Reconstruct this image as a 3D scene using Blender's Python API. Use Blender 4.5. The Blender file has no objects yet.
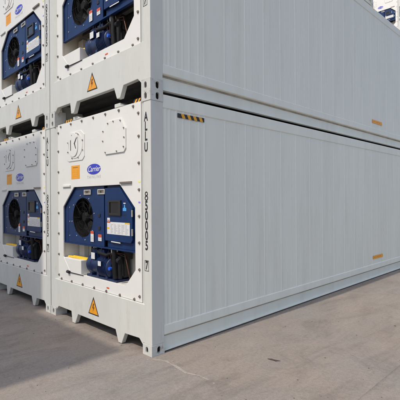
import bpy, bmesh, math, random
from mathutils import Vector, Matrix
from mathutils.geometry import tessellate_polygon
R = math.radians
random.seed(7)
S = bpy.context.scene
COL = S.collection

# ------------------------------------------------------------------ camera
cam_data = bpy.data.cameras.new("camera")
cam = bpy.data.objects.new("camera", cam_data)
COL.objects.link(cam)
yaw, pitch, roll = 0.7854, -0.0001, -0.0062
cam.matrix_world = (Matrix.Translation((3.4362, -2.6907, 1.692)) @ Matrix.Rotation(yaw, 4, 'Z')
                    @ Matrix.Rotation(R(90) + pitch, 4, 'X') @ Matrix.Rotation(roll, 4, 'Z'))
cam_data.sensor_fit = 'HORIZONTAL'
cam_data.sensor_width = 36.0
cam_data.lens = 36.0 * 402.87 / 400.0
cam_data.clip_start = 0.05
cam_data.clip_end = 1500
S.camera = cam

# ------------------------------------------------------------------ sky, sun, exposure
SUN_EL, SUN_DX = 54.0, 0.035          # the sun stands behind the camera's side of the aisle and shines along +y
world = bpy.data.worlds.new("World")
S.world = world
world.use_nodes = True
wn = world.node_tree
sky = wn.nodes.new('ShaderNodeTexSky')
sky.sky_type = 'NISHITA'
sky.sun_disc = False
sky.sun_elevation = R(SUN_EL)
sky.sun_rotation = math.pi + math.atan(SUN_DX) * -1
sky.dust_density = 2.6
sky.air_density = 1.0
sky.ozone_density = 0.8
bg = wn.nodes['Background']
bg.inputs['Strength'].default_value = 0.15
wn.links.new(sky.outputs['Color'], bg.inputs['Color'])
sl = bpy.data.lights.new("sun", 'SUN')
sl.energy = 2.15
sl.angle = R(0.5)
sl.color = (1.0, 0.93, 0.82)
sun = bpy.data.objects.new("sun", sl)
COL.objects.link(sun)
ce = math.cos(R(SUN_EL))
sd = Vector((SUN_DX * ce, ce, -math.sin(R(SUN_EL)))).normalized()
sun.rotation_euler = sd.to_track_quat('-Z', 'Y').to_euler()
sun.location = (0, -20, 30)
S.view_settings.view_transform = 'Standard'
S.view_settings.look = 'None'
S.view_settings.gamma = 1
S.view_settings.exposure = 0.30
S.render.engine = 'CYCLES'


# ------------------------------------------------------------------ materials
def mat(name, col, rough=0.5, metal=0.0, var=0.06, scale=3.0, stretch=(1, 1, 1), bump=0.0, bscale=40.0,
        dirt=None, dirt_amt=0.0, spec=0.5, dirt_scale=1.2, dirt_lo=0.52, dirt_hi=0.75):
    m = bpy.data.materials.new(name)
    m.use_nodes = True
    nt = m.node_tree
    N, L = nt.nodes, nt.links
    b = N['Principled BSDF']
    b.inputs['Roughness'].default_value = rough
    b.inputs['Metallic'].default_value = metal
    b.inputs['Specular IOR Level'].default_value = spec
    geo = N.new('ShaderNodeNewGeometry')
    mp = N.new('ShaderNodeMapping')
    mp.inputs['Scale'].default_value = stretch
    L.new(geo.outputs['Position'], mp.inputs['Vector'])
    n1 = N.new('ShaderNodeTexNoise')
    n1.inputs['Scale'].default_value = scale
    n1.inputs['Detail'].default_value = 6
    n1.inputs['Roughness'].default_value = 0.6
    L.new(mp.outputs['Vector'], n1.inputs['Vector'])
    mr = N.new('ShaderNodeMapRange')
    mr.inputs['From Min'].default_value = 0.3
    mr.inputs['From Max'].default_value = 0.7
    mr.inputs['To Min'].default_value = 1 - var
    mr.inputs['To Max'].default_value = 1 + var
    L.new(n1.outputs['Fac'], mr.inputs['Value'])
    mx = N.new('ShaderNodeMix')
    mx.data_type = 'RGBA'
    mx.blend_type = 'MULTIPLY'
    mx.inputs['Factor'].default_value = 1
    mx.inputs['A'].default_value = (*col, 1)
    L.new(mr.outputs['Result'], mx.inputs['B'])
    out = mx.outputs['Result']
    if dirt:
        n2 = N.new('ShaderNodeTexNoise')
        n2.inputs['Scale'].default_value = dirt_scale
        n2.inputs['Detail'].default_value = 8
        n2.inputs['Roughness'].default_value = 0.68
        L.new(mp.outputs['Vector'], n2.inputs['Vector'])
        r2 = N.new('ShaderNodeMapRange')
        r2.inputs['From Min'].default_value = dirt_lo
        r2.inputs['From Max'].default_value = dirt_hi
        r2.inputs['To Max'].default_value = dirt_amt
        L.new(n2.outputs['Fac'], r2.inputs['Value'])
        m2 = N.new('ShaderNodeMix')
        m2.data_type = 'RGBA'
        L.new(r2.outputs['Result'], m2.inputs['Factor'])
        L.new(out, m2.inputs['A'])
        m2.inputs['B'].default_value = (*dirt, 1)
        out = m2.outputs['Result']
    L.new(out, b.inputs['Base Color'])
    if bump:
        n3 = N.new('ShaderNodeTexNoise')
        n3.inputs['Scale'].default_value = bscale
        n3.inputs['Detail'].default_value = 4
        L.new(geo.outputs['Position'], n3.inputs['Vector'])
        bp = N.new('ShaderNodeBump')
        bp.inputs['Strength'].default_value = bump
        bp.inputs['Distance'].default_value = 0.01
        L.new(n3.outputs['Fac'], bp.inputs['Height'])
        L.new(bp.outputs['Normal'], b.inputs['Normal'])
    return m


M_WALL = mat("side_paint", (0.755, 0.765, 0.69), 0.5, var=0.03, scale=2.2, stretch=(1, 1, 0.12), bump=0.10, bscale=1.6,
             dirt=(0.50, 0.47, 0.41), dirt_amt=0.30, dirt_scale=5.0, dirt_lo=0.50, dirt_hi=0.8, spec=0.35)
M_FRAME = mat("frame_paint", (0.60, 0.60, 0.56), 0.48, var=0.04, scale=5.0, stretch=(1, 1, 0.35), bump=0.10, bscale=14,
              dirt=(0.36, 0.29, 0.21), dirt_amt=0.45, dirt_scale=6.0, dirt_lo=0.57, dirt_hi=0.82, spec=0.35)
M_CAST = mat("casting_paint", (0.56, 0.56, 0.525), 0.6, var=0.10, scale=9.0, bump=0.25, bscale=45,
             dirt=(0.20, 0.13, 0.085), dirt_amt=0.75, dirt_scale=11.0, dirt_lo=0.56, dirt_hi=0.72, spec=0.3)
M_UNIT = mat("unit_paint", (0.74, 0.725, 0.685), 0.42, var=0.03, scale=4.0, bump=0.03, bscale=10,
             dirt=(0.45, 0.36, 0.26), dirt_amt=0.25, dirt_scale=4.0, dirt_lo=0.60, dirt_hi=0.85, spec=0.4)
M_BLUE = mat("navy_paint", (0.006, 0.026, 0.100), 0.45, var=0.16, scale=6.0, bump=0.05, bscale=30,
             dirt=(0.05, 0.06, 0.09), dirt_amt=0.25, dirt_scale=7.0, dirt_lo=0.58, dirt_hi=0.85, spec=0.3)
M_MOTOR = mat("motor_paint", (0.005, 0.017, 0.070), 0.4, var=0.18, scale=9.0, bump=0.15, bscale=40,
              dirt=(0.05, 0.05, 0.06), dirt_amt=0.5, dirt_scale=9.0)
M_BLACK = mat("black_plastic", (0.016, 0.015, 0.015), 0.5, var=0.2, scale=12, dirt=(0.05, 0.045, 0.04), dirt_amt=0.3, dirt_scale=8)
M_DARK = mat("dark_fan", (0.009, 0.008, 0.008), 0.65, var=0.25, scale=10, spec=0.2)
M_SCREEN = mat("dark_screen", (0.010, 0.011, 0.014), 0.15, var=0.15, scale=8)
M_STEEL = mat("dull_steel", (0.25, 0.21, 0.175), 0.5, metal=0.5, var=0.25, scale=60)
M_HOLE_SHADE = mat("casting_hole_shade", (0.03, 0.027, 0.025), 0.8, var=0.2, scale=20)
M_UNDER = mat("underside_steel_shade", (0.06, 0.055, 0.055), 0.8, var=0.25, scale=6)  # steel darkened: the shade under the floor is put into its colour
M_ORANGE = mat("orange_film", (0.80, 0.33, 0.012), 0.45, var=0.06, scale=20)
M_ORANGE2 = mat("side_orange_film", (0.85, 0.36, 0.02), 0.5, var=0.08, scale=20)
M_BROWN = mat("brown_print", (0.16, 0.06, 0.015), 0.6)
M_INK = mat("black_ink", (0.018, 0.018, 0.02), 0.55, var=0.2, scale=30)
M_GREYINK = mat("grey_ink", (0.42, 0.42, 0.43), 0.6)
M_YELLOW = mat("hazard_yellow", (0.78, 0.36, 0.012), 0.5, var=0.1, scale=20)
M_BADGE = mat("badge_blue", (0.028, 0.035, 0.46), 0.35, var=0.05, scale=20)
M_WHITE = mat("white_film", (0.70, 0.70, 0.69), 0.45, var=0.03, scale=15)
M_RED = mat("red_print", (0.62, 0.09, 0.03), 0.5)
M_SKYBLUE = mat("light_blue_print", (0.08, 0.36, 0.75), 0.45)
M_CABLE = mat("yellow_cable", (0.80, 0.50, 0.02), 0.5, var=0.12, scale=25)
M_TINY_Y = mat("pale_yellow_film", (0.80, 0.76, 0.25), 0.5)
M_TINY_P = mat("violet_film", (0.28, 0.22, 0.72), 0.5)
M_TUBE = mat("rubber_tube", (0.010, 0.010, 0.011), 0.65, var=0.2, scale=20, spec=0.25)
M_VALVE = mat("valve_blue", (0.02, 0.10, 0.62), 0.35)
M_BRASS = mat("pale_metal", (0.55, 0.52, 0.46), 0.4, metal=0.4, var=0.15, scale=30)
M_STRIP = mat("brown_strip", (0.36, 0.335, 0.295), 0.8, var=0.3, scale=4)
M_COPPER = mat("dull_copper", (0.09, 0.045, 0.03), 0.45, metal=0.6, var=0.3, scale=30)
M_TWIG = mat("dry_bark", (0.09, 0.07, 0.06), 0.9, var=0.3, scale=60)
M_PEBBLE = mat("pebble_stone", (0.17, 0.14, 0.115), 0.9, var=0.4, scale=5)


def concrete():
    m = bpy.data.materials.new("concrete")
    m.use_nodes = True
    N, L = m.node_tree.nodes, m.node_tree.links
    b = N['Principled BSDF']
    b.inputs['Roughness'].default_value = 0.85
    b.inputs['Specular IOR Level'].default_value = 0.25
    geo = N.new('ShaderNodeNewGeometry')

    def noise(scale, detail=6, rough=0.6, stretch=(1, 1, 1), dist=0.0):
        mp = N.new('ShaderNodeMapping')
        mp.inputs['Scale'].default_value = stretch
        L.new(geo.outputs['Position'], mp.inputs['Vector'])
        n = N.new('ShaderNodeTexNoise')
        n.inputs['Scale'].default_value = scale
        n.inputs['Detail'].default_value = detail
        n.inputs['Roughness'].default_value = rough
        n.inputs['Distortion'].default_value = dist
        L.new(mp.outputs['Vector'], n.inputs['Vector'])
        return n.outputs['Fac']

    def rng(v, a, c, lo, hi):
        r = N.new('ShaderNodeMapRange')
        r.inputs['From Min'].default_value = a
        r.inputs['From Max'].default_value = c
        r.inputs['To Min'].default_value = lo
        r.inputs['To Max'].default_value = hi
        L.new(v, r.inputs['Value'])
        return r.outputs['Result']

    def mix(f, A, B, mode='MIX'):
        x = N.new('ShaderNodeMix')
        x.data_type = 'RGBA'
        x.blend_type = mode
        if isinstance(f, float):
            x.inputs['Factor'].default_value = f
        else:
            L.new(f, x.inputs['Factor'])
        for k, v in (('A', A), ('B', B)):
            if isinstance(v, tuple):
                x.inputs[k].default_value = (*v, 1)
            else:
                L.new(v, x.inputs[k])
        return x.outputs['Result']
    warm, grey = (0.285, 0.238, 0.198), (0.26, 0.234, 0.212)
    c = mix(rng(noise(0.55, 5), 0.38, 0.62, 0, 1), warm, grey)
    c = mix(rng(noise(1.9, 9, 0.72, (1, .75, 1), .9), 0.48, 0.74, 0, 0.7), c, (0.155, 0.13, 0.112))     # damp-dark blotches
    c = mix(rng(noise(1.7, 8, 0.72, (1.3, .4, 1), .4), 0.50, 0.72, 0, 0.6), c, (0.36, 0.31, 0.26))      # pale worn patches
    c = mix(rng(noise(2.6, 6, 0.65, (1.8, .36, 1), .8), 0.52, 0.74, 0, 0.40), c, (0.13, 0.118, 0.108))    # tyre streaks along the aisle
    c = mix(1.0, c, rng(noise(30, 8, 0.8), 0.3, 0.7, 0.80, 1.20), 'MULTIPLY')
    c = mix(1.0, c, rng(noise(170, 4, 0.75), 0.3, 0.7, 0.70, 1.28), 'MULTIPLY')
    v = N.new('ShaderNodeTexVoronoi')
    v.inputs['Scale'].default_value = 60
    L.new(geo.outputs['Position'], v.inputs['Vector'])
    c = mix(rng(v.outputs['Distance'], 0.05, 0.13, 0.35, 0.0), c, (0.11, 0.09, 0.075))                    # exposed dark grit
    L.new(c, b.inputs['Base Color'])
    bp = N.new('ShaderNodeBump')
    bp.inputs['Strength'].default_value = 0.35
    bp.inputs['Distance'].default_value = 0.006
    h = N.new('ShaderNodeMath')
    h.operation = 'ADD'
    L.new(noise(30, 8, 0.75), h.inputs[0])
    L.new(noise(160, 3, 0.7), h.inputs[1])
    L.new(h.outputs[0], bp.inputs['Height'])
    L.new(bp.outputs['Normal'], b.inputs['Normal'])
    return m


M_CONC = concrete()
M_SCUFF = mat("lime_residue", (0.345, 0.30, 0.255), 0.9, var=0.2, scale=30)


# ------------------------------------------------------------------ mesh builder
class MB:
    """Collects solids, then links them as one mesh."""

    def __init__(self):
        self.v, self.f, self.mi, self.mats = [], [], [], []
        self.smooth = []

    def m(self, material):
        if material not in self.mats:
            self.mats.append(material)
        return self.mats.index(material)

    def add(self, verts, faces, material, smooth=False):
        k = len(self.v)
        i = self.m(material)
        self.v += [tuple(p) for p in verts]
        for f in faces:
            self.f.append([a + k for a in f])
            self.mi.append(i)
            self.smooth.append(smooth)

    def box(self, a, b, material):
        x0, y0, z0 = a
        x1, y1, z1 = b
        vs = [(x0, y0, z0), (x1, y0, z0), (x1, y1, z0), (x0, y1, z0), (x0, y0, z1), (x1, y0, z1), (x1, y1, z1), (x0, y1, z1)]
        fs = [(0, 3, 2, 1), (4, 5, 6, 7), (0, 1, 5, 4), (1, 2, 6, 5), (2, 3, 7, 6), (3, 0, 4, 7)]
        self.add(vs, fs, material)

    def prism(self, outer, depth, material, holes=(), O=(0, 0, 0), U=(1, 0, 0), V=(0, 0, 1), D=(0, 1, 0)):
        """Polygon (u, v) with holes, swept from O by depth along D."""
        O, U, V, D = Vector(O), Vector(U), Vector(V), Vector(D)
        loops = [list(outer)] + [list(h) for h in holes]
        pts = [p for l in loops for p in l]
        n = len(pts)
        vs = [O + U * p[0] + V * p[1] for p in pts] + [O + U * p[0] + V * p[1] + D * depth for p in pts]
        fs = []
        if holes:
            for t in tessellate_polygon([[Vector((p[0], p[1], 0)) for p in l] for l in loops]):
                fs.append(tuple(t))
                fs.append(tuple(n + q for q in reversed(t)))
        else:
            fs.append(tuple(range(n)))
            fs.append(tuple(n + q for q in reversed(range(n))))
        k = 0
        for l in loops:
            for i in range(len(l)):
                a, b = k + i, k + (i + 1) % len(l)
                fs.append((a, b, n + b, n + a))
            k += len(l)
        self.add(vs, fs, material)

    def tube(self, path, r, material, n=10, caps=True, smooth=True):
        path = [Vector(p) for p in path]
        rs = r if isinstance(r, (list, tuple)) else [r] * len(path)
        vs, fs = [], []
        ref = None
        for i, p in enumerate(path):
            d = (path[min(i + 1, len(path) - 1)] - path[max(i - 1, 0)]).normalized()
            if ref is None:
                ref = d.orthogonal().normalized()
            a = (ref - d * ref.dot(d)).normalized()
            ref = a
            b = d.cross(a)
            for k in range(n):
                t = 2 * math.pi * k / n
                vs.append(p + (a * math.cos(t) + b * math.sin(t)) * rs[i])
        for i in range(len(path) - 1):
            for k in range(n):
                fs.append((i * n + k, i * n + (k + 1) % n, (i + 1) * n + (k + 1) % n, (i + 1) * n + k))
        self.add(vs, fs, material, smooth)
        if caps:
            e = len(path) - 1
            self.add(vs[:n], [tuple(reversed(range(n)))], material)
            self.add(vs[e * n:], [tuple(range(n))], material)

    def text(self, s, size, place, material, font_scale=(1, 1), shear=0.0, align='CENTER', bold=0.0):
        """Flat print: letters as a thin solid; place = function (u, v) -> point, front first."""
        cu = bpy.data.curves.new("lettering", 'FONT')
        cu.body = s
        cu.size = size
        cu.shear = shear
        cu.align_x = align
        cu.align_y = 'CENTER'
        cu.offset = bold
        ob = bpy.data.objects.new("lettering", cu)
        me = bpy.data.meshes.new_from_object(ob)
        self.add([place(p.co.x * font_scale[0], p.co.y * font_scale[1]) for p in me.vertices],
                 [tuple(p.vertices) for p in me.polygons], material)
        bpy.data.objects.remove(ob)
        bpy.data.curves.remove(cu)
        bpy.data.meshes.remove(me)

    def mesh(self, name, off=(0, 0, 0)):
        me = bpy.data.meshes.new(name)
        me.from_pydata([(p[0] - off[0], p[1] - off[1], p[2] - off[2]) for p in self.v], [], self.f)
        for m in self.mats:
            me.materials.append(m)
        me.polygons.foreach_set('material_index', self.mi)
        me.polygons.foreach_set('use_smooth', self.smooth)
        bm = bmesh.new()
        bm.from_mesh(me)
        bmesh.ops.recalc_face_normals(bm, faces=bm.faces)
        bm.to_mesh(me)
        bm.free()
        me.update()
        return me


ORG = (-1.219, 6.096, 0.0)      # a container is drawn from its lower front right corner; its Empty stands at the middle of its base


def link(name, me, parent=None, bevel=0.0, seg=2):
    o = bpy.data.objects.new(name, me)
    COL.objects.link(o)
    if parent:
        o.parent = parent
    if bevel:
        b = o.modifiers.new("bevel", 'BEVEL')
        b.width = bevel
        b.segments = seg
        b.limit_method = 'ANGLE'
        b.angle_limit = R(40)
    return o


def part(name, mb, parent, bevel=0.0, label=None, kind=None):
    o = link(name, mb.mesh(name, ORG), parent, bevel)
    if label:
        o['label'] = label
    if kind:
        o['kind'] = kind
    ALL_MB.append(mb)
    return o


ALL_MB = []          # every solid of the container, to fuse a plain copy for tiers of which hardly anything shows


def tag(o, label, cat, group=None):
    o['label'] = label
    o['category'] = cat
    if group:
        o['group'] = group
    return o


def ellipse(cx, cz, rx, rz, n=32):
    return [(cx + rx * math.cos(2 * math.pi * k / n), cz + rz * math.sin(2 * math.pi * k / n)) for k in range(n)]


def stadium(cx, cz, w, h, n=8):
    r = w / 2
    t = h / 2 - r
    pts = [(cx + r * math.cos(math.pi * k / n), cz + t + r * math.sin(math.pi * k / n)) for k in range(n + 1)]
    pts += [(cx - r * math.cos(math.pi * k / n), cz - t - r * math.sin(math.pi * k / n)) for k in range(n + 1)]
    return pts


def rect(x0, z0, x1, z1):
    return [(x0, z0), (x1, z0), (x1, z1), (x0, z1)]


def octo(x0, z0, x1, z1, c):
    return [(x0 + c, z0), (x1 - c, z0), (x1, z0 + c), (x1, z1 - c), (x1 - c, z1), (x0 + c, z1), (x0, z1 - c), (x0, z0 + c)]


W, LEN, H = 2.438, 12.192, 2.896


# sizes were measured on the front plane; a piece set back by d is drawn at its own true place
def X(x, d):
    return x + d * (x - 3.436) / 2.69


def Z(z, d):
    return z + d * (z - 1.692) / 2.69


# ------------------------------------------------------------------ ground
g = MB()
xs = [(-220, 0), (-8, 0), (1.966, 0), (1.973, -.006), (1.981, -.006), (1.988, 0), (12, 0), (220, 0)]
ys = [-220, -20, -3, 0, 3, 6, 12, 40, 220]
vs, fs = [], []
for (x, z) in xs:
    for y in ys:
        vs.append((x, y, z))
ny = len(ys)
for i in range(len(xs) - 1):
    for j in range(ny - 1):
        fs.append((i * ny + j, (i + 1) * ny + j, (i + 1) * ny + j + 1, i * ny + j + 1))
g.add(vs, fs, M_CONC)
ground = link("ground", g.mesh("ground"))
ground['kind'] = 'structure'


# ------------------------------------------------------------------ the container
def refrigerated_container():
    root = bpy.data.objects.new("refrigerated_container", None)
    COL.objects.link(root)
    root.empty_display_size = 0.3

    # --- corner castings: hollow blocks with a slot in each outer face
    def casting(sx, sy, zt):
        # sx: 0 right, 1 left; sy: 0 front, 1 rear
        m = MB()
        x_out = 0.0 if sx == 0 else -W
        kx = -1 if sx == 0 else 1
        y_out = 0.0 if sy == 0 else LEN
        ky = 1 if sy == 0 else -1
        z0 = zt
        z1 = zt + .118
        w, l, t = .162, .178, .022
        zc = z0 + .056
        m.prism(rect(0, z0, w, z1), t, M_CAST, [stadium(.089, zc, .044, .074)], (x_out, y_out, 0), (kx, 0, 0), (0, 0, 1), (0, ky, 0))
        m.prism(rect(t, z0, l, z1), t, M_CAST, [stadium(.100, zc, .050, .079)], (x_out, y_out, 0), (0, ky, 0), (0, 0, 1), (kx, 0, 0))
        a = (x_out + kx * t, y_out + ky * t)
        b = (x_out + kx * w, y_out + ky * l)
        m.box((min(a[0], b[0]), min(a[1], b[1]), z0), (max(a[0], b[0]), max(a[1], b[1]), z0 + t), M_CAST)
        m.box((min(a[0], b[0]), min(a[1], b[1]), z1 - t), (max(a[0], b[0]), max(a[1], b[1]), z1), M_CAST)
        e = (x_out + kx * (w - .015), y_out + ky * (l - .015))
        m.box((min(e[0], b[0]), min(a[1], e[1]), z0 + t), (max(e[0], b[0]), max(a[1], e[1]), z1 - t), M_CAST)
        m.box((min(a[0], b[0]), min(e[1], b[1]), z0 + t), (max(a[0], b[0]), max(e[1], b[1]), z1 - t), M_CAST)
        b = e
        # dark block behind the slots, the hollow's shade put into its colour
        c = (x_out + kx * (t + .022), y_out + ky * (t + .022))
        m.box((min(c[0], b[0]), min(c[1], b[1]), z0 + t), (max(c[0], b[0]), max(c[1], b[1]), z1 - t), M_HOLE_SHADE)
        part("corner_casting", m, root, .004)

    for sx in (0, 1):
        for sy in (0, 1):
            casting(sx, sy, 0.0)
            casting(sx, sy, H - .118)

    # --- corner posts
    for sx in (0, 1):
        m = MB()
        prof = [(-.004, .005), (-.125, .005), (-.200, .034), (-.200, .10), (-.07, .1775), (-.004, .1775)]
        if sx:
            prof = [(-W - p[0], p[1]) for p in prof]
        m.prism(prof, H - .236, M_FRAME, O=(0, 0, .118), U=(1, 0, 0), V=(0, 1, 0), D=(0, 0, 1))
        part("corner_post", m, root, .005)
        m = MB()
        x0, x1 = (-.10, -.004) if sx == 0 else (-W + .004, -W + .10)
        m.box((x0, LEN - .165, .118), (x1, LEN - .005, H - .118), M_FRAME)
        part("corner_post", m, root, .005)

    # --- front sill with its feet
    m = MB()
    pts = [(-.127, .545), (-.127, .1205), (-.166, .1205), (-.166, .09), (-.236, .152), (-.515, .14), (-.585, .006), (-.652, .006),
           (-.712, .145), (-1.625, .145), (-1.705, .006), (-1.785, .006), (-1.812, .155), (-2.195, .155), (-2.272, .09),
           (-2.272, .1205), (-W + .127, .1205), (-W + .127, .545)]
    m.prism(pts, .058, M_FRAME, O=(0, .007, 0))
    part("front_sill", m, root, .005)

    # --- header above the machinery and the lugs on top of it
    m = MB()
    m.prism([(.045, 2.70), (.045, 2.803), (.075, 2.822), (.30, 2.822), (.30, 2.70)], W - .402, M_FRAME, O=(-W + .201, 0, 0),
            U=(0, 1, 0), V=(0, 0, 1), D=(1, 0, 0))
    part("front_header", m, root, .004)
    for xc in (-.70, -1.745):
        m = MB()
        m.prism([(-.085, 2.8225), (-.085, 2.868), (.03, 2.868), (.12, 2.8225)], .13, M_FRAME, O=(xc, .06, 0))
        part("stacking_lug", m, root, .006)
    for x0, x1 in ((-.39, -.205), (-2.06, -1.88)):
        m = MB()
        # leaning tape on the header's front edge
        n = 6
        for k in range(n):
            a0, a1 = x0 + (x1 - x0) * k / n, x0 + (x1 - x0) * (k + 1) / n
            s = .035
            m.prism([(a0, 2.803), (a1, 2.803), (a1 + s, 2.846), (a0 + s, 2.846)], .003, M_YELLOW if k % 2 else M_INK, O=(0, .046, 0))
        m.box((x0 + .035, .0495, 2.8225), (x1, .10, 2.8445), M_FRAME)
        part("hazard_tape", m, root)

    # --- side walls: sheet with fine vertical ribs
    ribs = [.225, .285, .385, .49, .60, .752, .85]
    y = 1.23
    while y < LEN - 1.4:
        ribs.append(y)
        y += .425
    ribs += [LEN - r for r in (.85, .752, .60, .49, .385, .285, .235)]
    for sx in (0, 1):
        x_in = -.016 if sx == 0 else -W + .016
        s = 1 if sx == 0 else -1
        prof = [(.178, 0.0)]
        for r_ in ribs:
            hgt = .0036
            prof += [(r_ - .022, 0.0), (r_ - .006, hgt), (r_ + .006, hgt), (r_ + .022, 0.0)]
            if .9 < r_ < LEN - 1.0:
                for q in (.135, .275):
                    prof += [(r_ + q - .014, 0.0), (r_ + q, .0013), (r_ + q + .014, 0.0)]
        prof.append((LEN - .169, 0.0))
        m = MB()
        vs = [(x_in + s * p[1], p[0], .300) for p in prof] + [(x_in + s * p[1], p[0], 2.720) for p in prof]
        n = len(prof)
        m.add(vs, [(i, i + 1, n + i + 1, n + i) for i in range(n - 1)], M_WALL)
        # the inner skin closes the wall
        xi = x_in - s * .05
        m.add([(xi, .169, .30), (xi, LEN - .169, .30), (xi, LEN - .169, 2.70), (xi, .169, 2.70)], [(0, 1, 2, 3)], M_WALL)
        part("side_wall", m, root)
        # bottom rail: lip over a set-back web
        x0 = 0.0 if sx == 0 else -W
        m = MB()
        pr = [(-.072, .312), (-.017, .312), (-.006, .300), (-.004, .205), (-.012, .196), (-.046, .192), (-.046, .034), (-.012, .028), (-.012, .018), (-.072, .018)]
        m.prism([(x0 + s * p[0], p[1]) for p in pr], LEN - .357, M_WALL, O=(0, .1785, 0), U=(1, 0, 0), V=(0, 0, 1), D=(0, 1, 0))
        # brown strip in the corner under the lip
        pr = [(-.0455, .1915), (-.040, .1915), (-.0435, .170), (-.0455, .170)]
        m.prism([(x0 + s * p[0], p[1]) for p in pr], LEN - .36, M_STRIP, O=(0, .180, 0), U=(1, 0, 0), V=(0, 0, 1), D=(0, 1, 0))
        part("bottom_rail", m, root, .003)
        m = MB()
        pr = [(-.07, 2.868), (-.012, 2.868), (-.007, 2.860), (-.007, 2.725), (-.012, 2.714), (-.07, 2.714)]
        m.prism([(x0 + s * p[0], p[1]) for p in pr], LEN - .357, M_WALL, O=(0, .1785, 0), U=(1, 0, 0), V=(0, 0, 1), D=(0, 1, 0))
        part("top_rail", m, root, .003)
        # small orange notice low on the wall, half-way along
        m = MB()
        xa = x0 - s * .0085
        m.prism(rect(5.925, .412, 6.455, .482), .0015, M_ORANGE2, O=(xa, 0, 0), U=(0, 1, 0), V=(0, 0, 1), D=(s, 0, 0))
        for k, wd in enumerate((.05, .03, .06, .04, .05)):
            yy = 6.0 + k * .078
            m.prism(rect(yy, .438, yy + wd * .6, .456), .0006, M_RED, O=(xa + s * .0015, 0, 0), U=(0, 1, 0), V=(0, 0, 1), D=(s, 0, 0))
        part("orange_notice", m, root)

    # --- roof, floor frame, rear doors
    m = MB()
    m.prism([(.302, 2.822), (.42, 2.862), (LEN - .17, 2.862), (LEN - .17, 2.80), (.302, 2.80)], W - .142, M_WALL, O=(-W + .071, 0, 0),
            U=(0, 1, 0), V=(0, 0, 1), D=(1, 0, 0))
    part("roof", m, root)
    m = MB()
    m.box((-W + .063, .35, .155), (-.063, LEN - .18, .20), M_UNDER)
    yy = .5
    while yy < LEN - .4:
        m.box((-W + .063, yy, .03), (-.063, yy + .05, .154), M_UNDER)
        yy += .45
    m.box((-W + .21, .066, .20), (-.21, .35, .535), M_UNDER)
    m.box((-W + .063, .30, .156), (-.063, .349, .199), M_UNDER)
    part("floor_frame", m, root)
    for k in (0, 1):
        m = MB()
        x0 = -1.216 + 1.108 * k - 1.108 + .002
        m.box((x0, LEN - .08, .14), (x0 + 1.102, LEN - .02, 2.76), M_WALL)
        for xr in (.35, .8):
            m.tube([(x0 + xr, LEN - .003, .16), (x0 + xr, LEN - .003, 2.74)], .016, M_STEEL, 8)
        part("rear_door", m, root)
    for name, za, zb_ in (("rear_header", 2.765, 2.89), ("rear_sill", .02, .135)):
        m = MB()
        m.box((-W + .165, LEN - .16, za), (-.165, LEN - .01, zb_), M_FRAME)
        part(name, m, root)

    # --- white machinery front with its eight-sided opening
    FD = .026                                   # how far the plate's face stands behind the posts
    ol, o_r, ob, ot = X(-2.022, FD), X(-.290, FD), .69, 1.878
    opening = [(ol, Z(.897, FD)), (ol + .20, ob), (o_r - .20, ob), (o_r, Z(.905, FD)), (o_r, Z(1.607, FD)), (o_r - .300, Z(ot, FD)),
               (ol + .315, Z(ot, FD)), (ol, Z(1.605, FD))]
    m = MB()
    m.prism(rect(-2.232, .549, -.206, 2.801), .018, M_UNIT, [opening], O=(0, FD, 0))
    uf = part("unit_front", m, root, .003)
    # opening lip
    m = MB()
    inner = [(x, z) for x, z in opening]
    cxo, czo = sum(p[0] for p in inner) / 8, sum(p[1] for p in inner) / 8
    big = [(cxo + (x - cxo) * 1.0, czo + (z - czo) * 1.0) for x, z in inner]
    # recess lining: back, two sides, floor, ceiling
    y0, y1 = FD + .018, .36
    xl, xr, zb, zt = ol - .03, o_r + .04, .676, 1.96
    m.add([(xl, y0, zb), (xl, y1, zb), (xl, y1, zt), (xl, y0, zt)], [(0, 1, 2, 3)], M_UNIT)
    m.add([(xr, y0, zb), (xr, y1, zb), (xr, y1, zt), (xr, y0, zt)], [(0, 1, 2, 3)], M_UNIT)
    m.add([(xl, y1, zb), (xr, y1, zb), (xr, y1, zt), (xl, y1, zt)], [(0, 1, 2, 3)], M_UNIT)
    m.add([(xl, y0, zb), (xr, y0, zb), (xr, y1, zb), (xl, y1, zb)], [(0, 1, 2, 3)], M_UNIT)
    m.add([(xl, y0, zt), (xr, y0, zt), (xr, y1, zt), (xl, y1, zt)], [(0, 1, 2, 3)], M_UNIT)
    part("recess_lining", m, root)

    # bolts all round the plate: one mesh, one object each
    mbolt = MB()
    def bolt_at(mb, x, z):
        mb.prism(ellipse(x, z, .018, .018, 10), .003, M_STEEL, O=(0, FD - .003, 0))
        mb.prism([(x + .013 * math.cos(a), z + .013 * math.sin(a)) for a in [k * math.pi / 3 for k in range(6)]], .011, M_STEEL, O=(0, FD - .014, 0))
    b0 = MB()
    bolt_at(b0, 0, 0)
    bolt_mesh = b0.mesh("bolt", (0, 0, 0))
    spots = []
    for z in (2.674, 2.407, 2.109, 1.811, 1.515, 1.219, .920, .622):
        spots += [(-2.156, z), (-.210, z)]
    spots[1] = (-.214, 2.664)
    for x in (-2.076, -1.775, -1.473, -1.179, -.892, -.598, -.310):
        spots += [(x, 2.754), (x, .576)]
    for x, z in spots:
        tx, tz = X(x, FD), Z(z, FD)
        o = link("bolt", bolt_mesh, uf)
        o.location = (tx - ORG[0], -ORG[1], tz)
        bolt_at(mbolt, tx, tz)
    ALL_MB.append(mbolt)

    # --- fresh-air hatch (left): plate, round vent with dark slots
    y = FD
    m = MB()
    cx, cz = X(-1.645, y), 2.44
    m.prism([(cx - .24, cz - .175), (cx - .19, cz - .20), (cx + .19, cz - .20), (cx + .245, cz - .15), (cx + .245, cz + .14), (cx + .15, cz + .205),
             (cx - .14, cz + .205), (cx - .24, cz + .13)], .008, M_UNIT, O=(0, y - .0082, 0))
    hatch = part("vent_hatch", m, uf, .003)
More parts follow.
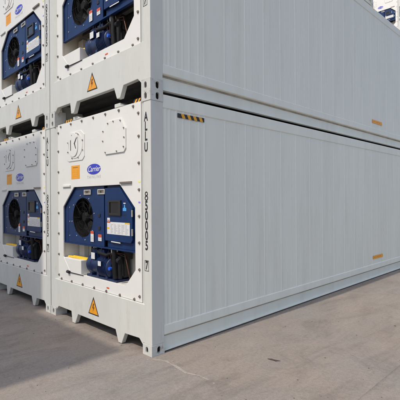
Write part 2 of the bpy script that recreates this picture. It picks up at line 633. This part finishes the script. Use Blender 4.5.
    dx, dz = cx - .045, cz + .025
    m = MB()
    m.prism(ellipse(cx, dz - .01, .205, .180, 40), .005, M_UNIT, [ellipse(cx, dz - .01, .190, .165, 40)], O=(0, y - .0135, 0))
    part("vent_ring", m, uf, .002)
    m = MB()
    m.prism(stadium(dx, dz, .245, .335, 12), .008, M_UNIT, [rect(dx - .082, dz - .078, dx - .060, dz + .068), [(dx + .085, dz + .088), (dx + .110, dz + .088), (dx + .052, dz + .012), (dx + .085, dz - .062), (dx + .062, dz - .062), (dx + .020, dz + .012)]], O=(0, y - .0185, 0))
    part("vent_disc", m, uf, .003, label="white oval vent cover with dark slots")
    m = MB()
    m.prism(stadium(dx, dz, .225, .31, 12), .0015, M_INK, O=(0, y - .0101, 0))
    part("vent_slot", m, uf)

    # --- service hatch (right)
    m = MB()
    hx0, hx1, hz0, hz1 = X(-.955, y), X(-.450, y), 2.262, 2.665
    m.prism([(hx0 + .07, hz0), (hx1 - .04, hz0), (hx1, hz0 + .045), (hx1, hz1 - .13), (hx1 - .09, hz1), (hx0 + .14, hz1), (hx0, hz1 - .11), (hx0, hz0 + .15)],
            .014, M_UNIT, O=(0, y - .0145, 0))
    sh = part("service_hatch", m, uf, .003)
    sm = MB()
    s0 = MB()
    s0.prism([(.009 * math.cos(a), .009 * math.sin(a)) for a in [k * math.pi / 3 for k in range(6)]], .010, M_STEEL)
    screw_mesh = s0.mesh("screw")
    for sxp, szp in ((.08, .025), (.33, .02), (.475, .06), (.485, .17), (.48, .28), (.41, .375), (.26, .385), (.14, .375), (.03, .29), (.025, .17)):
        o = link("screw", screw_mesh, uf)
        o.location = (hx0 + sxp - ORG[0], y - .0245 - ORG[1], hz0 + szp)
    for a in range(8):
        o = link("screw", screw_mesh, uf)
        t = a * math.pi / 4 + .39
        o.location = (cx + .222 * math.cos(t) - ORG[0], y - .0195 - ORG[1], cz + .172 * math.sin(t))
    # --- badge and stickers on the white plate
    def flat(name, pts, material, d, label=None, th=.0015, parent=uf):
        m = MB()
        m.prism(pts, th, material, O=(0, d - th, 0))
        return m
    bx, bz = X(-1.175, y), 2.10
    m = flat("", ellipse(bx, bz, .166, .068, 40), M_BADGE, y - .0002, th=.003)
    m.text("Carrier", .098, lambda u, v: (bx + u, y - .0042, bz + v), M_WHITE, (1.02, 1.0), .35, bold=.0012)
    part("oval_badge", m, uf, label="blue oval badge lettered Carrier in white script")
    m = MB()
    m.text("T H I N L I N E", .055, lambda u, v: (bx + u, y - .0012, 1.998 + v), M_GREYINK, (.95, 1.0))
    part("lettering", m, uf, label="small grey THINLINE lettering")
    ox, oz = X(-1.655, y), 2.085
    m = flat("", rect(ox - .118, oz - .093, ox + .118, oz + .093), M_ORANGE, y - .0002)
    for zz, ww in ((.062, .14), (.02, .17), (.0, .17), (-.03, .15), (-.055, .12)):
        m.prism(rect(ox - ww / 2, oz + zz, ox + ww / 2, oz + zz + .006), .0008, M_YELLOW if zz < .06 else M_BROWN, O=(0, y - .0026, 0))
    part("orange_sticker", m, uf, label="plain orange notice sticker")
    m = flat("", rect(X(-.225, y), 1.89, X(-.165, y) - .02, 1.913), M_TINY_Y, y - .0002)
    part("small_sticker", m, uf, label="tiny pale yellow sticker")
    m = flat("", rect(X(-.225, y), 1.66, X(-.18, y) - .01, 1.678), M_TINY_P, y - .0002)
    part("small_sticker", m, uf, label="tiny violet sticker")
    for xs_ in (X(-.53, y), X(-1.98, y)):
        m = MB()
        m.box((xs_ - .04, y - .02, 1.888), (xs_ + .19, y - .0003, 1.912), M_STEEL if xs_ > -1 else M_UNIT)
        part("drip_strip", m, uf, .002)

    # --- warning triangle on the sill
    m = MB()
    tx, tz = -1.215, .22
    m.prism([(tx - .130, tz - .002), (tx + .130, tz - .002), (tx, .452)], .0012, M_INK, O=(0, .0056, 0))
    m.prism([(tx - .108, tz + .012), (tx + .108, tz + .012), (tx, .418)], .0012, M_ORANGE, O=(0, .0042, 0))
    m.prism([(tx - .008, .365), (tx + .022, .365), (tx + .004, .318), (tx + .026, .318), (tx - .016, .255), (tx - .004, .300), (tx - .026, .300)],
            .0008, M_BROWN, O=(0, .0032, 0))
    part("warning_triangle", m, root, label="orange warning triangle with a black border")
    m = MB()
    part_x = X(-.86, y)
    m.prism(rect(part_x - .03, .60, part_x + .03, .618), .0012, M_RED, O=(0, y - .0015, 0))
    part("small_sticker", m, uf, label="tiny red printed sticker under the opening")

    # --- serial number down the right post
    m = MB()
    zx = -.086
    def stacked(chars, zs, hgt, wid):
        for ch, zc in zip(chars, zs):
            if ch == "8":          # the bold outline of this figure folds over itself: draw it as two rings
                rw = hgt * .28 * wid / .72
                m.prism(ellipse(zx, zc - hgt * .22, rw * 1.08, hgt * .285, 20), .0008, M_INK, [ellipse(zx, zc - hgt * .22, rw * .58, hgt * .15, 20)], O=(0, .0036, 0))
                m.prism(ellipse(zx, zc + hgt * .235, rw * .95, hgt * .27, 20), .0008, M_INK, [ellipse(zx, zc + hgt * .25, rw * .50, hgt * .13, 20)], O=(0, .0034, 0))
                continue
            m.text(ch, hgt * 1.42, lambda u, v, zc=zc: (zx + u, .0036, zc + v), M_INK, (wid, 1.0), bold=.0042)
    stacked("ALLU", (2.602, 2.498, 2.389, 2.268), .097, .66)
    part("serial_letters", m, root, label="black owner code ALLU reading downward")
    m = MB()
    stacked("850005", [1.738 - .109 * k for k in range(6)], .099, .72)
    part("serial_digits", m, root, label="black serial digits 850005 reading downward")
    m = MB()
    stacked("7", (.977,), .088, .66)
    bx0, bx1, bz0, bz1 = zx - .036, zx + .036, .918, 1.036
    m.prism(rect(bx0, bz0, bx1, bz1), .0008, M_INK, [rect(bx0 + .006, bz0 + .006, bx1 - .006, bz1 - .006)], O=(0, .0036, 0))
    part("check_digit", m, root, label="black check digit 7 in a thin box")

    # --- navy fan panel with a round opening, and the fan behind it
    BD = .058
    fx, fz, fr = X(-1.462, BD), Z(1.468, BD), .268
    pl, pr_, pb, pt = ol - .02, o_r + .03, Z(1.118, BD), 1.93
    split1, split2 = X(-1.152, BD), X(-.925, BD)
    m = MB()
    m.prism([(pl, pb), (split1 - .003, pb), (split1 - .003, pt), (pl, pt)], .012, M_BLUE, [ellipse(fx, fz, fr, fr, 40)], O=(0, BD, 0))
    fp = part("fan_panel", m, root, .002)
    m = MB()
    # fan shroud: short drum behind the hole, then dark coil
    n = 40
    ring = ellipse(fx, fz, fr, fr, n)
    vs = [(p[0], BD + .001, p[1]) for p in ring] + [(fx + (p[0] - fx) * .97, BD + .10, fz + (p[1] - fz) * .97) for p in ring]
    m.add(vs, [(i, (i + 1) % n, n + (i + 1) % n, n + i) for i in range(n)], M_DARK, True)
    m.prism(ellipse(fx, fz, fr * .97, fr * .97, n), .01, M_DARK, O=(0, BD + .10, 0))
    part("fan_shroud", m, fp)
    bl0 = None
    for k in range(7):
        a = 2 * math.pi * k / 7 + .2
        m = MB()
        vs = []
        for (rr, tw, yo) in ((.07, -.26, .05), (.15, -.30, .035), (.245, -.34, .03), (.245, .30, .075), (.15, .26, .08), (.07, .20, .08)):
            vs.append((fx + rr * math.cos(a + tw), BD + yo, fz + rr * math.sin(a + tw)))
        vs2 = [(p[0], p[1] + .004, p[2]) for p in vs]
        nn = len(vs)
        m.add(vs + vs2, [(0, 1, 4, 5), (1, 2, 3, 4), (nn + 5, nn + 4, nn + 1, nn), (nn + 4, nn + 3, nn + 2, nn + 1)]
              + [(i, nn + i, nn + (i + 1) % nn, (i + 1) % nn) for i in range(nn)], M_DARK)
        part("fan_blade", m, fp)
    m = MB()
    m.tube([(fx, BD + .015, fz), (fx, BD + .028, fz), (fx, BD + .09, fz)], [.05, .072, .072], M_DARK, 20)
    part("fan_hub", m, fp)
    m = MB()
    for rr in (.10, .155, .21, .258):
        pth = [(fx + rr * math.cos(t), BD - .006, fz + rr * math.sin(t)) for t in [2 * math.pi * k / 40 for k in range(41)]]
        m.tube(pth, .0018, M_TUBE, 5, False)
    for k in range(8):
        t = math.pi * k / 4
        m.tube([(fx + .06 * math.cos(t), BD - .0085, fz + .06 * math.sin(t)), (fx + .285 * math.cos(t), BD - .0085, fz + .285 * math.sin(t))], .0022, M_TUBE, 5)
    part("fan_guard", m, fp)
    s1 = MB()
    s1.prism(ellipse(0, 0, .008, .008, 8), .006, M_BRASS)
    rivet = s1.mesh("rivet")
    for k in range(8):
        t = math.pi * k / 4 + .2
        o = link("rivet", rivet, fp)
        o.location = (fx + .305 * math.cos(t) - ORG[0], BD - .0062 - ORG[1], fz + .305 * math.sin(t))
    for zz in (1.2, 1.4, 1.6):
        o = link("rivet", rivet, fp)
        o.location = (pl + .16 - ORG[0], BD - .0062 - ORG[1], zz)
    # left fold of the panel
    m = MB()
    m.box((ol + .095, BD - .003, pb + .003), (ol + .102, BD - .0002, pt - .05), M_MOTOR)
    m.box((pl, BD - .009, pb - .018), (pr_, BD + .03, pb - .0005), M_BLUE)
    part("panel_fold", m, fp)

    # --- middle strip with two sight windows and dark handles
    m = MB()
    m.box((split1, BD - .006, pb), (split2 - .004, BD + .012, pt), M_BLUE)
    ms = part("centre_panel", m, root, .002)
    for z0, z1 in ((1.478, 1.522), (1.315, 1.360)):
        m = MB()
        xx = X(-1.035, BD)
        m.box((xx - .022, BD - .014, z0), (xx + .022, BD - .0062, z1), M_BLACK)
        part("latch", m, ms, .003)
    for xa, xb in ((-1.425, -1.252), (-1.085, -.915)):
        m = MB()
        x0, x1 = X(xa, BD - .01), X(xb, BD - .01)
        m.prism(rect(x0, 1.772, x1, 1.838), .010, M_BRASS, [rect(x0 + .02, 1.786, x1 - .02, 1.824)], O=(0, BD - .0165, 0))
        m.box((x0 + .02, BD - .0085, 1.786), (x1 - .02, BD - .0065, 1.824), M_STEEL)
        m.box((x0 + .06, BD - .0105, 1.792), (x0 + .085, BD - .0087, 1.818), M_INK)
        part("sight_window", m, ms, .002)

    # --- control box on the right
    CD = .044
    c0, c1 = X(-.918, CD), o_r + .03
    m = MB()
    m.prism([(c0, Z(1.20, CD)), (X(-.375, CD), Z(1.20, CD)), (X(-.345, CD), Z(1.24, CD)), (X(-.345, CD), Z(1.60, CD)), (X(-.60, CD), Z(1.845, CD)), (c0, Z(1.845, CD))],
            .03, M_BLUE, O=(0, CD, 0))
    m.box((c0 + .01, CD + .0305, pb), (c1, CD + .045, pt), M_BLUE)
    cb = part("control_box", m, root, .004)
    m = MB()
    a0, a1, zb0, zb1 = X(-.825, CD), X(-.560, CD), 1.508, 1.695
    m.prism(rect(a0, zb0, a1, zb1), .016, M_BLACK, [rect(a0 + .03, zb0 + .03, a1 - .05, zb1 - .025)], O=(0, CD - .0165, 0))
    part("screen_bezel", m, cb, .003)
    m = MB()
    m.box((a0 + .03, CD - .006, zb0 + .03), (a1 - .05, CD - .0008, zb1 - .025), M_SCREEN)
    part("display_screen", m, cb)
    m = MB()
    lx, lz = X(-.495, CD), 1.612
    m.prism([(lx - .035, lz - .045), (lx + .035, lz - .045), (lx + .035, lz - .012), (lx + .012, lz - .005), (lx + .008, lz + .03), (lx - .008, lz + .03), (lx - .012, lz - .005), (lx - .035, lz - .012)],
            .0012, M_SKYBLUE, O=(0, CD - .0015, 0))
    m.prism(rect(lx - .022, lz + .04, lx + .022, lz + .052), .0012, M_WHITE, O=(0, CD - .0015, 0))
    m.prism(rect(lx - .035, lz - .095, lx + .035, lz - .085), .0012, M_INK, O=(0, CD - .0015, 0))
    part("keypad_mark", m, cb, label="light blue arrow mark beside the screen")
    # printed table label
    m = MB()
    t0, t1, u0, u1 = X(-.868, CD), X(-.392, CD), 1.278, 1.428
    m.prism(rect(t0, u0, t1, u1), .0015, M_WHITE, O=(0, CD - .0018, 0))
    m.prism(rect(t0, u1 - .012, t0 + .075, u1), .0006, M_RED, O=(0, CD - .0026, 0))
    m.prism(rect(t1 - .10, u1 - .016, t1, u1), .0006, M_CABLE, O=(0, CD - .0026, 0))
    m.prism(rect(t0, u0 + .06, t0 + .055, u0 + .082), .0006, M_CABLE, O=(0, CD - .0026, 0))
    rr = random.Random(3)
    for c_ in range(5):
        xx = t0 + .085 + c_ * .078
        for r_ in range(8):
            wd = rr.uniform(.025, .06)
            zz = u0 + .014 + r_ * .0145
            m.prism(rect(xx, zz, xx + wd, zz + .0062), .0006, M_GREYINK, O=(0, CD - .0026, 0))
        m.prism(rect(xx - .0095, u0 + .008, xx - .008, u1 - .022), .0006, M_GREYINK, O=(0, CD - .0026, 0))
    part("printed_table", m, cb, label="white printed table with small grey text")
    m = MB()
    m.prism(rect(t0 + .005, u1 + .006, t0 + .062, u1 + .05), .0015, M_WHITE, O=(0, CD - .0018, 0))
    m.prism(rect(t0 + .012, u1 + .014, t0 + .055, u1 + .024), .0006, M_RED, O=(0, CD - .0026, 0))
    part("small_sticker", m, cb, label="small white and red square sticker")
    m = MB()
    m.prism([(X(-.79, CD), 1.180), (X(-.59, CD), 1.174), (X(-.59, CD), 1.186), (X(-.79, CD), 1.193)], .0015, M_WHITE, O=(0, BD - .011, 0))
    part("small_sticker", m, cb, label="narrow white strip label")
    hx = X(-.335, CD)
    for zh in (1.50, 1.28):
        m = MB()
        m.box((hx - .012, CD - .012, zh), (hx + .006, CD + .002, zh + .08), M_BRASS)
        part("hinge", m, cb, .002)
    # warning labels on the lower edge
    for xa, xb, za, zc in ((-1.248, -1.172, 1.152, 1.292), (-1.062, -.982, 1.175, 1.258)):
        m = MB()
        x0, x1 = X(xa, BD), X(xb, BD)
        m.prism(rect(x0, za, x1, zc), .0015, M_WHITE, O=(0, BD - .0115, 0))
        m.prism(rect(x0, zc - .035, x1, zc), .0006, M_RED, O=(0, BD - .0122, 0))
        for q in range(3):
            m.prism(rect(x0 + .008, za + .02 + .02 * q, x1 - .015, za + .026 + .02 * q), .0006, M_GREYINK, O=(0, BD - .0122, 0))
        part("warning_label", m, fp, label="small white label with an orange-red head")
    # coil housing behind the panels (dark, seen from below)
    m = MB()
    m.box((ol + .30, BD + .125, pb + .02), (pr_ - .01, .355, pt), M_UNDER)
    part("coil_housing", m, root)

    # --- white battery box, rod along the lip
    XD = .030
    m = MB()
    m.box((ol - .02, XD, .680), (X(-1.522, XD), .30, Z(.888, XD)), M_UNIT)
    bb = part("battery_box", m, root, .006)
    m = MB()
    zz = Z(.888, XD) + .006
    m.tube([(ol + .02, .10, zz), (ol + .18, .085, zz + .01), (ol + .33, .10, zz + .006), (ol + .48, .12, zz - .002), (ol + .62, .16, zz + .005), (ol + .70, .20, zz)], .016, M_CABLE, 10)
    m.tube([(ol + .05, .16, zz), (ol + .25, .14, zz + .008), (ol + .45, .17, zz), (ol + .60, .21, zz)], .014, M_CABLE, 10)
    part("yellow_cable", m, bb)
    m = MB()
    m.tube([(X(-1.93, .0), .012, .692), (X(-1.87, .0), .010, .688)], .022, M_BLACK, 10)
    m.tube([(X(-1.90, .0), .014, .692), (-1.80, .018, .688), (-1.50, .024, .686)], .006, M_BLACK, 6)
    part("hold_down_rod", m, root)
    m = MB()
    m.box((X(-1.53, .30), .28, .68), (X(-1.40, .30), .355, 1.16), M_UNIT)
    part("conduit", m, root, .004)

    # --- compressor set: base plate, motor with end bells, cylinder heads, hoses
    m = MB()
    mx, mz, my = -1.30, .845, .175
    # base tray
    m.prism([(-1.52, .677), (-.80, .677), (-.80, .705), (-1.52, .705)], .25, M_MOTOR, O=(0, .085, 0))
    # crankcase: barrel along x with stepped ends
    m.tube([(mx - .165, my, mz), (mx - .155, my, mz), (mx - .15, my, mz), (mx - .06, my, mz), (mx - .055, my, mz), (mx + .10, my, mz), (mx + .12, my, mz), (mx + .33, my, mz - .01),
            (mx + .345, my, mz - .01), (mx + .36, my, mz - .01)],
           [.105, .128, .14, .14, .125, .125, .138, .138, .12, .09], M_MOTOR, 24)
    for k in range(7):
        xx = mx + .135 + .028 * k
        m.tube([(xx, my, mz - .008), (xx + .008, my, mz - .008)], .148, M_MOTOR, 24)
    # mounting feet
    for xx in (mx - .12, mx + .05, mx + .26):
        m.box((xx, my - .10, .705), (xx + .05, my + .10, mz - .08), M_MOTOR)
    # cylinder heads, leaning forward
    for xx in (mx - .10, mx + .07):
        m.prism([(-.06, 0), (.06, 0), (.05, .12), (-.05, .12)], .13, M_MOTOR, O=(xx + .03, my - .02, mz + .10), U=(0, 1, 0), V=(0, -.25, .97), D=(1, 0, 0))
    comp = part("compressor", m, root, .004)
    m = MB()
    for dx, dz in ((-.145, .06), (-.145, -.06), (-.145, 0)):
        for s in (-1, 1):
            m.tube([(mx - .176, my + s * .075, mz + dz), (mx - .160, my + s * .075, mz + dz)], .011, M_STEEL, 6)
    for a in range(8):
        t = a * math.pi / 4
        m.tube([(mx + .358, my + .07 * math.cos(t), mz + .07 * math.sin(t)), (mx + .37, my + .07 * math.cos(t), mz + .07 * math.sin(t))], .009, M_STEEL, 6)
    part("end_bolts", m, comp, kind='stuff')
    m = MB()
    m.tube([(mx + .02, my - .06, mz + .22), (mx + .10, my - .09, mz + .17), (mx + .28, my - .09, mz + .15), (mx + .42, my - .06, mz + .20), (mx + .50, my, mz + .28)], .024, M_TUBE, 10)
    m.tube([(mx - .12, my - .02, mz + .24), (mx - .02, my - .02, mz + .27), (mx + .25, my, mz + .24), (mx + .46, my + .02, mz + .16), (mx + .48, my + .02, mz - .10)], .020, M_TUBE, 10)
    m.tube([(mx + .44, my - .08, mz + .24), (mx + .45, my - .085, mz + .05), (mx + .46, my - .08, mz - .12)], .032, M_TUBE, 12)
    m.tube([(mx + .55, my - .07, mz + .16), (mx + .555, my - .075, mz + .05), (mx + .55, my - .07, mz - .11)], [.024, .028, .024], M_TUBE, 12)
    m.tube([(mx + .52, my - .08, mz + .11), (mx + .58, my - .09, mz + .10)], .034, M_TUBE, 10)
    m.tube([(mx + .15, my + .10, mz + .26), (mx + .40, my + .10, mz + .28), (mx + .72, my + .10, mz + .26)], .03, M_TUBE, 10)
    part("hoses", m, comp)
    m = MB()
    m.box((mx + .06, .20, mz + .10), (mx + .50, .33, pb + .018), M_BLACK)
    m.box((mx - .08, .24, mz + .16), (mx + .058, .33, pb + .018), M_BLACK)
    m.box((mx + .36, .21, mz - .13), (mx + .47, .31, mz + .098), M_BLACK)
    part("contactor_block", m, comp, .006)
    m = MB()
    rq = random.Random(21)
    for k in range(12):
        xa = mx - .12 + .05 * k + rq.uniform(-.02, .02)
        xb = xa + rq.uniform(-.12, .16)
        zt_, zb2 = pb + .01, mz + rq.uniform(-.02, .16)
        ya_, yb_ = rq.uniform(.07, .17), rq.uniform(.03, .10) + .02
        m.tube([(xa, ya_, zt_), (xa + rq.uniform(-.03, .03), ya_ - .01, zt_ - .07), ((xa + xb) / 2, yb_ + .02, (zt_ + zb2) / 2 - rq.uniform(.0, .06)), (xb, yb_ + .04, zb2)],
               rq.choice((.006, .008, .011)), rq.choice((M_TUBE, M_TUBE, M_BLACK, M_MOTOR)), 6)
    part("cable_loom", m, comp, kind='stuff')
    m = MB()
    for k in range(2):
        m.tube([(mx + .30 + .05 * k, .115, mz + .05), (mx + .32 + .05 * k, .09, mz + .16), (mx + .40 + .03 * k, .10, mz + .20), (mx + .62, .13 + .02 * k, mz + .19 - .04 * k), (mx + .68, .16, mz - .12)], .008, M_COPPER, 8)
    part("copper_pipe", m, comp)
    m = MB()
    vx, vz = X(-.86, .07), .865
    m.tube([(mx + .40, my - .105, mz - .0), (mx + .40, my - .135, mz - .0)], .022, M_VALVE, 12)
    part("blue_cap", m, comp, label="bright blue valve cap")
    m = MB()
    gx, gz = X(-.728, .10), Z(1.102, .10) - .012
    m.tube([(gx, .085, gz), (gx, .12, gz)], .042, M_BRASS, 16)
    m.tube([(gx, .080, gz), (gx, .085, gz)], .030, M_WHITE, 16)
    m.tube([(gx + .05, .11, gz + .0), (gx + .03, .11, gz)], .02, M_BRASS, 10)
    part("pressure_gauge", m, comp)
    m = MB()
    lx_, lz_ = mx - .03, .985
    m.prism(rect(-.045, -.042, .045, .042), .002, M_WHITE, O=(X(-1.150, .09), .028 + .025, Z(.992, .09)))
    m.prism(rect(-.05, -.04, .05, .04), .05, M_MOTOR, O=(X(-1.150, .09), .0562, Z(.992, .09)))
    part("junction_box", m, comp, label="small box faced with a white label")
    m = MB()
    m.prism(rect(-.035, -.03, .035, .03), .002, M_WHITE, O=(X(-1.045, .02) + .0, .0115, Z(.90, .02)))
    m.box((X(-1.045, .02) - .03, .0145, Z(.90, .02) - .025), (X(-1.045, .02) + .03, .06, Z(.90, .02) + .025), M_MOTOR)
    part("junction_box", m, comp, label="smaller box faced with a white label")
    return root


GROUP = "refrigerated containers stacked in the yard"
near = refrigerated_container()

# a plain fused copy of the same container for tiers of which next to nothing shows
fused = MB()
for b in ALL_MB:
    for f, mi, sm in zip(b.f, b.mi, b.smooth):
        fused.f.append([i + len(fused.v) for i in f])
        fused.mi.append(fused.m(b.mats[mi]))
        fused.smooth.append(sm)
    fused.v += b.v
fused_mesh = fused.mesh("refrigerated_container", ORG)


def copy_tree(o, parent=None):
    c = o.copy()
    COL.objects.link(c)
    if parent:
        c.parent = parent
    for ch in list(o.children):
        copy_tree(ch, c)
    return c


def place(o, x, y, z):
    o.location = (x + ORG[0], y + ORG[1], z)


GAP = W + .0123
place(near, 0, 0, 0)
tag(near, "white ground-level container at right, striped tape strip high on its long grey side", "container", GROUP)
for x, y, z, lab in (
        (0, 0, H, "white container stacked on the right one, its long grey side filling the top"),
        (-GAP, 0, 0, "white ground-level container at left, its blue machinery front mostly in shade"),
        (-GAP, 0, H, "white container stacked on the shaded left one, all its front in sunlight")):
    c = copy_tree(near)
    place(c, x, y, z)
    tag(c, lab, "container", GROUP)

# pieces only the near lower container shows: striped tape under its top rail
m = MB()
ya, yb, za, zb_ = .398, .835, 2.640, 2.690
n = 9
for k in range(n):
    a0, a1 = ya + (yb - ya) * k / n, ya + (yb - ya) * (k + 1) / n
    s0 = .028
    lo0, lo1 = (a0 + s0 if k else a0), (a1 + s0 if k < n - 1 else a1)
    m.prism([(lo0, za), (lo1, za), (a1, zb_), (a0, zb_)], .0018, M_INK if k % 2 == 0 else M_YELLOW, O=(-.0082, 0, 0), U=(0, 1, 0), V=(0, 0, 1), D=(1, 0, 0))
o = link("hazard_tape", m.mesh("hazard_tape", ORG), near)
o['label'] = "black and yellow striped tape strip under the top rail"


def plain(x, y, z, label):
    o = link("refrigerated_container", fused_mesh)
    place(o, x, y, z)
    return tag(o, label, "container", GROUP)


# left column goes on upward; only a sliver of its fourth tier shows over the roof at top right
plain(-GAP, 0, 2 * H, "white refrigerated container third up in the left column, above the photo")
plain(-GAP, 0, 3 * H, "container highest in the left column, a sliver of side at top right")
# the next bay beyond: its fifth tier looks over the roof
FX, FY = -5.15, 23.2
words = ("lowest", "second", "third", "fourth", "fifth", "sixth")
for t in range(6):
    if t == 4:
        c = copy_tree(near)
        place(c, FX, FY, t * H)
        for ch in list(c.children):
            if ch.get('label', '').startswith('black and yellow striped tape strip'):
                bpy.data.objects.remove(ch)
        tag(c, "distant sunlit container with blue machinery peeping over the roof at the top right corner", "container", GROUP)
    else:
        plain(FX, FY, t * H, "container %s in the distant stack, hidden behind the near stack" % words[t])
# stacks across the aisle, behind the camera, that shade the lower left
SY = -0.09 - 4 * H / math.tan(R(SUN_EL))
shift = -SUN_DX * (-SY)
for col, (x0, tiers) in enumerate(((-.39 + shift, 4), (-2.82 + shift, 5), (-2.82 + shift - GAP, 5))):
    for t in range(tiers):
        plain(x0, SY - LEN, t * H, "container %s in stack %s across the aisle, behind the camera" % (words[t], ("nearest the light", "in the middle", "farthest along")[col]))

# ------------------------------------------------------------------ small things on the ground
m = MB()
pts = [(.04, -.02), (.12, .015), (.18, .046), (.27, .03), (.36, .026), (.45, .012), (.545, -.008), (.62, .02), (.70, .04), (.80, .035)]
rr = random.Random(5)
up, dn = [], []
for x, y in pts:
    w = rr.uniform(.006, .02)
    up.append((x + rr.uniform(-.01, .01), y + w))
    dn.append((x, y - w))
vs = [(x, y, .0012) for x, y in up] + [(x, y, .0012) for x, y in dn]
n = len(pts)
m.add(vs, [(i, i + 1, n + i + 1, n + i) for i in range(n - 1)], M_SCUFF)
for k in range(24):
    a = rr.choice(pts)
    x, y, r_ = a[0] + rr.gauss(0, .07), a[1] + rr.gauss(0, .035), rr.uniform(.004, .014)
    q = [(x + r_ * rr.uniform(.5, 1.6) * math.cos(t), y + r_ * rr.uniform(.4, 1) * math.sin(t), .0014 + .0001 * k) for t in [j * math.pi / 3 for j in range(6)]]
    m.add(q, [tuple(range(6))], M_SCUFF)
o = link("lime_scuff", m.mesh("lime_scuff"))
o['kind'] = 'structure'

m = MB()
m.tube([(.92, .823, .008), (.965, .835, .012), (1.0, .838, .010), (1.05, .868, .009)], [.003, .006, .007, .002], M_TWIG, 7)
m.tube([(.985, .838, .012), (1.03, .826, .012)], [.005, .002], M_TWIG, 6)
m.tube([(.955, .832, .012), (.945, .853, .010)], [.004, .002], M_TWIG, 6)
o = link("twig", m.mesh("twig"))
tag(o, "small dark twig lying on the sunlit concrete", "twig")

m = MB()
rr = random.Random(11)
def pebble(x, y, r_):
    vs, fs = [], []
    for i, (zz, k) in enumerate(((.0, .9), (.5, 1.0), (.95, .5))):
        for j in range(6):
            t = j * math.pi / 3 + .3 * i
            q = r_ * k * rr.uniform(.75, 1.2)
            vs.append((x + q * math.cos(t), y + q * math.sin(t), zz * r_ * .8))
    for i in range(2):
        for j in range(6):
            fs.append((i * 6 + j, i * 6 + (j + 1) % 6, (i + 1) * 6 + (j + 1) % 6, (i + 1) * 6 + j))
    fs.append(tuple(range(12, 18)))
    m.add(vs, fs, M_PEBBLE)
pebble(1.336, 1.279, .012)
pebble(1.474, 2.923, .016)
for k in range(260):
    pebble(rr.uniform(-2.5, 3.2), rr.uniform(-1.8, 5.5) if k % 3 else rr.uniform(-.3, .9), rr.choice((.003, .004, .004, .006, .008)))
for k in range(90):          # swept in along the foot of the long side
    pebble(abs(rr.gauss(0, .05)) + .004, rr.uniform(.2, 9), rr.choice((.003, .004, .006)))
o = link("gravel", m.mesh("gravel"))
o['kind'] = 'stuff'
